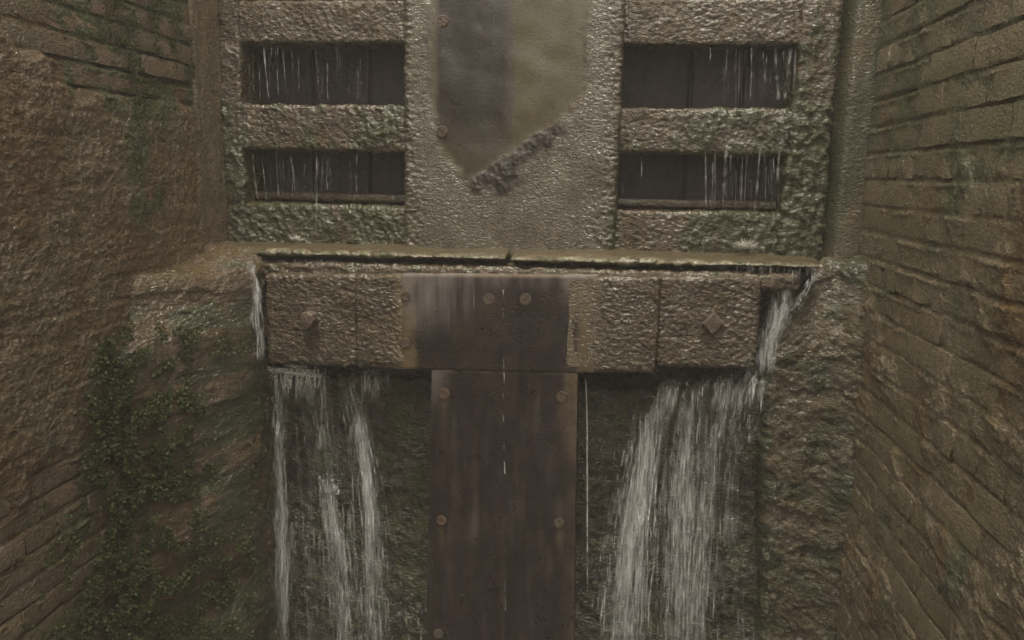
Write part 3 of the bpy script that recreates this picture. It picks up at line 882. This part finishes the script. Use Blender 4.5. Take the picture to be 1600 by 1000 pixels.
rough_box('middle_post', (-0.6595, 2.575, -0.262), (0.009, 2.78, 1.2), 0.0042, 0.008, d_mid, M_plate, gate, None,
          {'worn': mid_worn, 'stain': mid_stain, 'smooth': lambda p: np.maximum(sstep(-0.012, 0.012, shield(p)), 0.5 * flake(p)), 'moss': lambda p: np.clip(0.55 * sstep(-0.012, 0.005, p[:, 0]) * sstep(0.3, 0.1, p[:, 2]) + 0.4 * sstep(-0.64, -0.657, p[:, 0]), 0, 1)})
for (px, py) in ((692, 33), (691, 206)):
    o = screw(px, py, 2.573, gate, 0.6, s=1.0)
    o.matrix_parent_inverse = Matrix.Translation(-gate.location)
# boards behind the openings
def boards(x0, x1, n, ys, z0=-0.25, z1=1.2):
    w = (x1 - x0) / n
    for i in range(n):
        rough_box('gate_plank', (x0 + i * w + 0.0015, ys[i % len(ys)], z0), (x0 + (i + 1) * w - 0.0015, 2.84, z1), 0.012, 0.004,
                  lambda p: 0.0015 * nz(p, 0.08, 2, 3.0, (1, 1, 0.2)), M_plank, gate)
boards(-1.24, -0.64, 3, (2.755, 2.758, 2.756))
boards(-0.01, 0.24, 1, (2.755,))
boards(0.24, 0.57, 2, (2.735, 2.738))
for (a, b, za) in ((-1.222, -0.6605, -0.072), (0.009, 0.5405, -0.065)):
    rough_box('inner_rail', (a, 2.66, za - 0.027), (b, 2.75, za), 0.008, 0.006, lambda p: 0.002 * nz(p, 0.05, 2), M_crust, gate)

# ------------------------------------------------------------------ falling water
class Ribbons:
    def __init__(s): s.v, s.f, s.uv, s.rnd, s.op = [], [], [], [], []
    def add(s, pts, w, op, rnd=None, bulge=0.25, flat=(1, 0, 0)):
        pts = np.asarray(pts, float)
        n = len(pts)
        rnd = random.uniform(0, 40) if rnd is None else rnd
        w = np.broadcast_to(np.asarray(w, float), n)
        b = len(s.v)
        fl = np.array(flat, float)
        for i in range(n):
            for k, u in enumerate((0, 0.5, 1)):
                q = pts[i] + fl * (u - 0.5) * w[i]
                if k == 1: q = q + np.array((0, -1, 0)) * w[i] * bulge
                s.v.append(q); s.uv.append((u, i / (n - 1))); s.rnd.append(rnd); s.op.append(op)
        for i in range(n - 1):
            for k in (0, 1):
                a = b + i * 3 + k
                s.f.append([a, a + 3, a + 4, a + 1])
    def build(s, name, mat, parent=None, kind='stuff'):
        o = make_obj(name, np.array(s.v), np.array(s.f), mat, parent, {'rnd': s.rnd, 'opacity': s.op}, np.array(s.uv))
        if kind: o['kind'] = kind
        return o

def resample(pl, n):
    pl = np.array(pl, float)
    t = np.concatenate([[0], np.cumsum(np.linalg.norm(np.diff(pl, axis=0), axis=1))])
    tt = np.linspace(0, t[-1], n)
    return np.stack([np.interp(tt, t, pl[:, k]) for k in range(pl.shape[1])], 1)

def guide(px_list, Y0=2.49, Y1=2.44):
    """measured course of a strand of water -> points in the lock"""
    m = len(px_list)
    out = []
    for i, (x, y) in enumerate(px_list):
        Y = Y0 + (Y1 - Y0) * i / max(1, m - 1)
        out.append(tuple(at(x, y, Y)))
    return out

def stream(rb, px_list, spread, count, width, op, Y0=2.49, Y1=2.44, full=0.25):
    g = resample(guide(px_list, Y0, Y1), 60)
    def one(L, dx, w, o_, wob):
        a = random.uniform(-0.05, max(0.02, 1 - L)); b = min(1.0, a + L); a = max(0, a)
        ii = np.linspace(a * 59, b * 59, max(6, int(24 * (b - a))))
        pts = np.stack([np.interp(ii, np.arange(60), g[:, k]) for k in range(3)], 1)
        tt = ii / 59
        pts[:, 0] += dx * (0.7 + 0.5 * tt) + wob * np.sin(tt * random.uniform(4, 14) + random.uniform(0, 6))
        pts[:, 1] += random.gauss(0, 0.010) - abs(dx) * 0.1
        rb.add(pts, w * (0.5 + 0.7 * np.sin(np.linspace(0.3, 2.7, len(pts)))), o_)
    soft = width > 0.0085
    if soft:                                                   # broad soft veils
        for i in range(int(count * 0.45)):
            one(random.uniform(0.12, 0.5), random.gauss(0, spread * 0.9), random.uniform(0.012, 0.034), op * random.uniform(0.25, 0.6), 0.006)
    for i in range(int(count * 1.3)):                          # fine threads
        one(1.0 if random.random() < full * 0.4 else random.uniform(0.06, 0.4), random.gauss(0, spread * 1.25), min(width, .008) * random.uniform(0.4, 1.1), op * random.uniform(0.35, 1.0), 0.005)

fall_l = thing('waterfall', 'white waterfall spilling down the breast wall left of the steel plate', 'waterfall', (-0.95, 2.48, -1.9))
rb = Ribbons()
stream(rb, [(428, 588), (432, 640), (434, 720), (440, 800), (438, 880), (434, 1060)], 0.016, 60, 0.014, 0.72)
stream(rb, [(430, 610), (432, 650), (436, 690)], 0.012, 14, 0.018, 0.9, full=.8)
stream(rb, [(438, 780), (450, 830), (446, 870), (438, 1000)], 0.012, 16, 0.016, 0.8)
stream(rb, [(420, 660), (420, 760), (424, 860), (424, 1040)], 0.008, 14, 0.009, 0.6)
stream(rb, [(540, 588), (556, 640), (566, 690), (575, 750), (580, 820), (584, 900), (590, 1060)], 0.017, 70, 0.014, 0.72)
stream(rb, [(556, 640), (566, 690), (574, 740), (578, 800), (578, 840)], 0.010, 18, 0.018, 0.85, full=.5)
stream(rb, [(498, 590), (503, 640), (505, 700), (507, 740)], 0.007, 10, 0.010, 0.6)
stream(rb, [(510, 742), (518, 790), (528, 850), (536, 930), (542, 1060)], 0.020, 56, 0.013, 0.72)
stream(rb, [(506, 738), (516, 752), (522, 775)], 0.016, 12, 0.016, 0.8, full=.8)
stream(rb, [(550, 780), (552, 850), (560, 930), (565, 1060)], 0.02, 34, 0.008, 0.6)
stream(rb, [(470, 600), (470, 760), (480, 900), (490, 1060)], 0.05, 46, 0.006, 0.45, full=0.05)
stream(rb, [(510, 595), (525, 760), (530, 900), (540, 1060)], 0.075, 110, 0.006, 0.5, full=0.05)
rb.build('water_streaks', M_water, fall_l)
rb = Ribbons()
for (px, w, o_) in ((436, .05, .3), (480, .06, .12), (515, .06, .16), (566, .05, .3)):
    g = resample(guide([(px - 8, 586), (px + 4, 660), (px + 6, 800), (px + 10, 1060)], 2.492, 2.462), 20)
    rb.add(g, w, o_, bulge=.05)
for i in range(60):                                             # water lapping over the lip
    x = random.choice((random.uniform(404, 500), random.uniform(404, 610)))
    a = at(x, 582 + random.uniform(-3, 4), 2.50)
    rb.add([(a.x, 2.56, a.z + .012), (a.x, 2.51, a.z + .01), (a.x, 2.48, a.z - .005), (a.x + .004, 2.474, a.z - random.uniform(.04, .12))], random.uniform(.012, .035), random.uniform(.5, .95))
rb.build('water_sheet', M_water, fall_l)

fo = Ribbons()
for (a_, b_2) in (((398, 574), (448, 583)), ((420, 577), (500, 588)), ((440, 572), (490, 577))):   # foam under the beam end
    for i in range(16):
        m_ = resample([at(a_[0] + random.uniform(-4, 8), a_[1] + random.uniform(-3, 4), 2.42), at(b_2[0] + random.uniform(-20, 8), b_2[1] + random.uniform(-4, 5), 2.45)], 8)
        k_ = random.randrange(0, 5); m_ = resample(m_[k_:k_ + 4].tolist(), 8)
        fo.add(m_ + np.array([0, 0, .004]) * np.sin(np.linspace(0, 3.1, 8))[:, None], random.uniform(.004, .009), random.uniform(.5, .95), flat=(0, 0, 1))
for i in range(60):
    x_ = random.uniform(402, 500)
    fo.add([tuple(at(x_, 574 + random.uniform(-3, 6), 2.43)), tuple(at(x_ + random.uniform(-5, 5), 586, 2.44)), tuple(at(x_ + random.uniform(-5, 5), 586 + random.uniform(6, 30), 2.45))], random.uniform(.004, .012), random.uniform(.3, .8))
fo.build('foam', M_spray, fall_l)
fall_r = thing('waterfall', 'broad white waterfall fanning down the breast wall right of the steel plate', 'waterfall', (0.1, 2.48, -1.9))
rb = Ribbons()
stream(rb, [(1035, 612), (1012, 660), (998, 720), (985, 780), (972, 860), (962, 960), (958, 1060)], 0.024, 70, 0.011, 0.7)
stream(rb, [(1008, 640), (1006, 720), (1002, 780), (994, 850), (988, 940), (985, 1060)], 0.024, 76, 0.014, 0.8)
stream(rb, [(1006, 770), (1002, 800), (998, 840)], 0.010, 14, 0.020, 0.9, full=.8)
stream(rb, [(1080, 610), (1072, 680), (1066, 760), (1066, 860), (1060, 1060)], 0.026, 76, 0.012, 0.72)
stream(rb, [(1110, 680), (1104, 760), (1098, 840), (1088, 940), (1084, 1060)], 0.020, 50, 0.010, 0.66)
stream(rb, [(1196, 592), (1160, 600), (1140, 625), (1125, 670), (1115, 720)], 0.012, 34, 0.010, 0.62, Y0=2.50, Y1=2.46, full=.4)
stream(rb, [(1190, 596), (1165, 612), (1150, 650), (1140, 720)], 0.022, 34, 0.008, 0.55, Y0=2.50, Y1=2.46)
stream(rb, [(1186, 598), (1180, 640), (1172, 700)], 0.016, 20, 0.008, 0.5)
stream(rb, [(1050, 615), (1035, 760), (1030, 900), (1025, 1060)], 0.085, 190, 0.006, 0.55, full=0.08)
stream(rb, [(1150, 640), (1140, 800), (1135, 1060)], 0.04, 44, 0.005, 0.42, full=0.08)
rb.build('water_streaks', M_water, fall_r)
rb = Ribbons()
for (pts, w, o_) in (([(1045, 608), (1010, 720), (985, 850), (968, 1060)], .11, .40), ([(1085, 602), (1070, 720), (1064, 860), (1058, 1060)], .10, .38),
                     ([(1125, 600), (1110, 700), (1100, 850), (1090, 1060)], .09, .28), ([(1185, 594), (1150, 640), (1140, 740), (1135, 860)], .08, .28)):
    rb.add(resample(guide(pts, 2.492, 2.462), 24), w, o_, bulge=.05)
for i in range(64):
    x = random.uniform(1030, 1195)
    a = at(x, 606 - (x - 1020) * 0.09 + random.uniform(-4, 4), 2.50)
    rb.add([(a.x + .02, 2.56, a.z + .012), (a.x + .012, 2.51, a.z + .01), (a.x, 2.48, a.z - .005), (a.x - .012, 2.472, a.z - random.uniform(.04, .13))], random.uniform(.010, .03), random.uniform(.5, .95))
rb.build('water_sheet', M_water, fall_r)

spill_l = Ribbons()
stream(spill_l, [(382, 402), (393, 415), (399, 440), (403, 500), (405, 574)], 0.005, 30, 0.016, 0.7, Y0=2.36, Y1=2.33, full=.7)
stream(spill_l, [(401, 440), (406, 470), (407, 490)], 0.004, 8, 0.010, 0.9, Y0=2.335, Y1=2.33, full=.8)
o = spill_l.build('side_spill', M_water, kind=None)
tag(o, 'narrow smooth stream pouring off the left shoulder past the beam end', 'waterfall')
spill_r = Ribbons()
stream(spill_r, [(1278, 425), (1262, 448), (1240, 480), (1222, 506)], 0.005, 16, 0.012, 0.65, Y0=2.46, Y1=2.43, full=.6)
stream(spill_r, [(1215, 425), (1213, 460), (1208, 505), (1196, 550), (1190, 598)], 0.012, 34, 0.011, 0.5, Y0=2.47, Y1=2.42, full=.4)
stream(spill_r, [(1240, 420), (1232, 450), (1222, 495), (1203, 540), (1196, 590)], 0.012, 34, 0.010, 0.5, Y0=2.47, Y1=2.41, full=.4)
stream(spill_r, [(1180, 545), (1172, 570), (1168, 590)], 0.014, 14, 0.008, 0.4, Y0=2.39, Y1=2.39)
g = resample(guide([(1225, 418), (1222, 450), (1214, 500), (1196, 560), (1190, 600)], 2.48, 2.42), 20)
spill_r.add(g, np.interp(np.linspace(0, 1, 20), [0, .45, 1], [.14, .07, .03]), 0.5, bulge=.05)
o = spill_r.build('side_spill', M_water, kind=None)
tag(o, 'fan of water funnelling down between the right end of the beam and the shoulder', 'waterfall')
dr = Ribbons()
for k in range(5):
    y0 = 584 + k * 3
    dr.add(guide(resample([(915, y0), (917, 640), (918, 700 + 60 * k)], 12).tolist(), 2.46, 2.46), 0.006, 0.8)
o = dr.build('water_drip', M_trickle, kind=None)
tag(o, 'single thin bright drip falling just right of the steel plate', 'water drip')
run = Ribbons()
for (x0, y0, y1, o_) in ((786, 452, 470, .8), (787, 560, 600, .6), (786, 645, 660, .7), (787, 690, 705, .8), (788, 720, 742, .95), (789, 905, 960, .35), (786, 480, 500, .4), (787, 515, 530, .3), (786, 612, 625, .35), (700, 440, 520, .2), (740, 440, 500, .2)):
    run.add([tuple(at(x, y, 2.3915)) for x, y in resample([(x0, y0), (x0 + 1, y1)], 8).tolist()], 0.0045, o_)
run.build('water_run', M_trickle, fender)
# ledge spill between the sill planks and the beam
lip = Ribbons()
for i in range(90):
    x = random.choice((random.uniform(436, 520), random.uniform(1150, 1275), random.uniform(1040, 1275)))
    y = 404 + (x - 340) * 0.007
    lip.add(guide(resample([(x, y), (x + random.uniform(-3, 3), y + random.uniform(12, 26))], 6).tolist(), 2.45, 2.455), random.uniform(.004, .012), random.uniform(.25, .6))
lip.build('dripping_water', M_water, sill)

def trickles(label, lst, Yt=2.592):
    r_ = Ribbons()
    for (x0, y0, x1, y1, w, op) in lst:
        n = 16
        pts = resample([(x0, y0), ((x0 + x1) / 2 + random.uniform(-1.5, 1.5), (y0 + y1) / 2), (x1, y1)], n)
        r_.add([tuple(at(x, y, Yt)) for x, y in pts.tolist()], w * 0.0019 * np.clip(rng.normal(1, 0.35, n), 0.4, 1.8) * 0.85, op * 0.55)
    o = r_.build('water_trickles', M_trickle)
    tag(o, label, 'water trickles', 'thin leaks running across the gate openings')
def thin(x0, x1, y0, y1, n, op=0.5):
    out = []
    for i in range(n):
        x = random.uniform(x0, x1)
        L = random.uniform(0.3, 1.0)
        a = random.uniform(y0, y1 - (y1 - y0) * L * 0.9)
        out.append((x, a, x + random.uniform(-2, 2), min(y1, a + (y1 - y0) * L), random.uniform(0.8, 1.8), op * random.uniform(0.5, 1.2)))
    return out
trickles('thin water threads falling across the upper left gate opening',
         [(395, 80, 396, 160, 2, .5), (404, 96, 407, 160, 2, .5), (412, 72, 421, 162, 4, .9), (425, 72, 421, 100, 3, .7), (434, 70, 435, 150, 2.5, .7), (441, 72, 449, 160, 3, .7), (455, 76, 458, 130, 2, .5), (466, 76, 467, 145, 3, .6),
          (492, 74, 500, 162, 2.5, .7), (512, 98, 513, 162, 2.5, .7), (526, 70, 526, 125, 1.6, .5), (531, 80, 531, 104, 1.6, .8), (545, 100, 545, 162, 1.5, .35), (557, 105, 557, 160, 1.5, .4), (563, 90, 563, 150, 1.5, .4)] + thin(385, 580, 72, 162, 20, .45))
trickles('thin water threads falling across the lower left gate opening',
         [(395, 238, 403, 314, 5, .75), (409, 240, 417, 316, 3.5, .7), (432, 234, 436, 310, 4, .7), (442, 250, 444, 290, 2, .5), (454, 240, 462, 310, 4, .6), (495, 238, 493, 372, 3.2, .85), (510, 240, 512, 300, 3, .6), (505, 240, 505, 290, 2, .5), (517, 260, 517, 318, 1.6, .5),
          (548, 250, 548, 318, 1.6, .5), (558, 238, 558, 318, 2, .7), (585, 235, 585, 258, 1.6, .6), (614, 260, 614, 300, 1.4, .5)] + thin(435, 520, 240, 316, 22, .55) + thin(395, 620, 238, 316, 10, .35))
trickles('thin water threads falling across the upper right gate opening',
         [(1109, 74, 1109, 96, 2.2, .8), (1137, 74, 1130, 160, 3, .95), (1151, 76, 1148, 125, 2.4, .5), (1174, 72, 1172, 160, 2.4, .6), (1192, 80, 1194, 150, 2.4, .5), (1198, 84, 1197, 160, 2.4, .5), (1212, 70, 1217, 165, 9, .5), (1224, 80, 1220, 88, 2.5, .9), (1236, 72, 1226, 160, 6, .6), (1243, 70, 1244, 160, 3, .5), (979, 85, 979, 120, 1.5, .35)] + thin(1130, 1245, 72, 165, 26, .5))
trickles('thin water threads falling across the lower right gate opening',
         [(1002, 246, 1002, 280, 2.2, .9), (986, 240, 986, 250, 1.4, .5), (974, 240, 973, 310, 1.4, .35), (1064, 240, 1064, 250, 2, .5), (1102, 236, 1103, 330, 3, .75), (1117, 236, 1117, 330, 2.4, .55), (1136, 222, 1129, 332, 8, .75), (1142, 240, 1140, 300, 4, .55), (1160, 240, 1157, 330, 3.4, .65), (1168, 236, 1163, 320, 2.4, .6),
          (1188, 228, 1178, 336, 6, .7), (1194, 238, 1193, 280, 2, .5), (1207, 236, 1210, 330, 2.6, .6), (1219, 215, 1214, 290, 6, .6), (1222, 170, 1222, 236, 9, .45), (1140, 170, 1136, 235, 6, .3)] + thin(1095, 1228, 238, 332, 34, .5))
# splashes where the leaks land on the sill
def splash(label, px, py, n, s, Y=2.575):
    r_ = Ribbons()
    c0 = at(px, py, Y)
    for i in range(n):
        a = random.uniform(0.35, 2.8)
        L = s * random.uniform(0.3, 1.0)
        e = c0 + Vector((math.cos(a) * L * 1.1, -0.012 + random.uniform(-.02, .01), math.sin(a) * L * 0.9))
        mdl = (c0 + e) / 2 + Vector((0, 0, L * 0.12))
        sx = random.uniform(-s, s) * 0.4
        r_.add([tuple(c0 + Vector((sx, 0, 0))), tuple(mdl + Vector((sx, 0, 0))), tuple(e + Vector((sx, 0, 0)))] if False else resample([tuple(c0 + Vector((sx, 0, 0))), tuple(mdl + Vector((sx, 0, 0))), tuple(e + Vector((sx, 0, 0)))], 6), [.004, .007, .009, .008, .005, .003], random.uniform(.5, .95))
    o = r_.build('splash', M_spray)
    tag(o, label, 'splash', 'splashes on the sill')
splash('white splash on the sill below the lower right opening', 1166, 390, 130, 0.046)
splash('small white splash on the sill below the lower left opening', 465, 377, 80, 0.032)

# ------------------------------------------------------------------ leafy moss
def leaves(name, pts, nrm, size, label):
    v, f, var = [], [], []
    for p, n in zip(pts, nrm):
        s = size * random.uniform(0.5, 1.5)
        n = Vector(n).normalized()
        up = Vector((random.gauss(0, .5), random.gauss(0, .5), random.gauss(-0.5, .6)))
        t = (n * random.uniform(0.1, 0.6) + up).normalized()
        w = t.cross(n + Vector((random.gauss(0, .3), random.gauss(0, .3), random.gauss(0, .3))))
        if w.length < 1e-4: continue
        w = w.normalized() * s * 0.42
        p = Vector(p)
        b = len(v)
        mid = p + t * s * 0.55 + n * s * 0.12
        v += [tuple(p), tuple(mid + w), tuple(p + t * s - n * s * 0.05), tuple(mid - w)]
        f.append([b, b + 1, b + 2]); f.append([b, b + 2, b + 3])
        var += [0.25 + 0.5 * random.random() ** 1.5] * 4
    o = make_obj(name, np.array(v), np.array(f), M_leaf, None, {'var': var}, smooth=False)
    return tag(o, label, 'moss', None, 'stuff')
def scatter_wall(n, fn, X, ylo, yhi, zlo, zhi, off=0.012):
    pts = []
    while len(pts) < n:
        q = np.stack([np.full(4000, X), rng.uniform(ylo, yhi, 4000), rng.uniform(zlo, zhi, 4000)], 1)
        k = fn(q) > rng.uniform(0, 1, 4000)
        pts += q[k].tolist()
    return [(x + off + random.uniform(-.004, .008), y, z) for x, y, z in pts[:n]]
def dens_low(p):
    y, z = p[:, 1], p[:, 2]
    a = np.exp(-((y - 1.95) / 0.13) ** 2 - ((z + 0.72) / 0.20) ** 2)
    b = np.exp(-((y - 1.86) / 0.17) ** 2 - ((z + 1.05) / 0.20) ** 2) * 0.9
    return np.clip((a + b) * sstep(-0.15, 0.3, nz(p, 0.07, 3, 2.0)), 0, 1)
pl = scatter_wall(13000, dens_low, XL, 1.5, 2.0, -1.4, -0.4, 0.016)
nl = [(1, -0.2, 0)] * len(pl)
while len(pl) < 40000:                                          # over the slanting face of the shoulder as well
    u, z = rng.uniform(0, 0.95, 4000), rng.uniform(-1.6, -0.42, 4000)
    q = np.stack([XL + 0.195 * u, 1.905 + 0.42 * u, z], 1)
    den = np.exp(-((u - 0.25) / 0.28) ** 2 - ((z + 0.70) / 0.17) ** 2) + 0.8 * np.exp(-((u - 0.1) / 0.4) ** 2) * sstep(-0.75, -0.95, z) + 0.10
    den = den * sstep(-0.1, 0.35, nz(q, 0.06, 3, 2.0))
    k = den > rng.uniform(0, 1, 4000)
    q[:, 1] -= 0.05 * nz(q, 0.22, 2, 3.3)
    q += np.array([0.9, -0.43, 0]) * rng.uniform(0.004, 0.02, 4000)[:, None]
    pl += [tuple(x) for x in q[k].tolist()]
    nl += [(0.9, -0.43, 0)] * int(k.sum())
leaves('moss', pl, nl, 0.0078, 'thick dark green moss spread over the lower left wall and its shoulder')
def dens_top(p):
    y, z = p[:, 1], p[:, 2]
    a = sstep(1.8, 2.0, y) * sstep(0.24, 0.34, z)
    b = np.exp(-((y - 2.15) / 0.08) ** 2) * sstep(0.35, 0.2, z) * sstep(-0.22, -0.1, z)
    return np.clip((a * .8 + b) * sstep(0.0, 0.4, nz(p, 0.06, 3, 7.0)), 0, 1)
pl = scatter_wall(4500, dens_top, XL, 1.7, 2.42, -0.25, 0.6, 0.004)
leaves('moss', pl, [(1, -0.2, 0)] * len(pl), 0.0055, 'light green moss over the upper courses of the left brick wall')

# ------------------------------------------------------------------ damp air hanging in the lock
HAZE = 0.018
hv = [(x, y, z) for x in (-1.92, 1.35) for y in (-15.0, 3.2) for z in (-3.4, 1.55)]
hf = [[0, 1, 3, 2], [4, 6, 7, 5], [0, 4, 5, 1], [2, 3, 7, 6], [0, 2, 6, 4], [1, 5, 7, 3]]
hm, ht = mat_new('damp_air')
pv = ht.nodes.new('ShaderNodeVolumePrincipled')
pv.inputs['Color'].default_value = (0.88, 0.82, 0.77, 1)
pv.inputs['Density'].default_value = HAZE
ho = ht.nodes.new('ShaderNodeOutputMaterial')
ht.links.new(pv.outputs[0], ho.inputs['Volume'])
if HAZE > 0:
    haze = make_obj('haze', hv, hf, hm, smooth=False)
    tag(haze, kind='stuff')
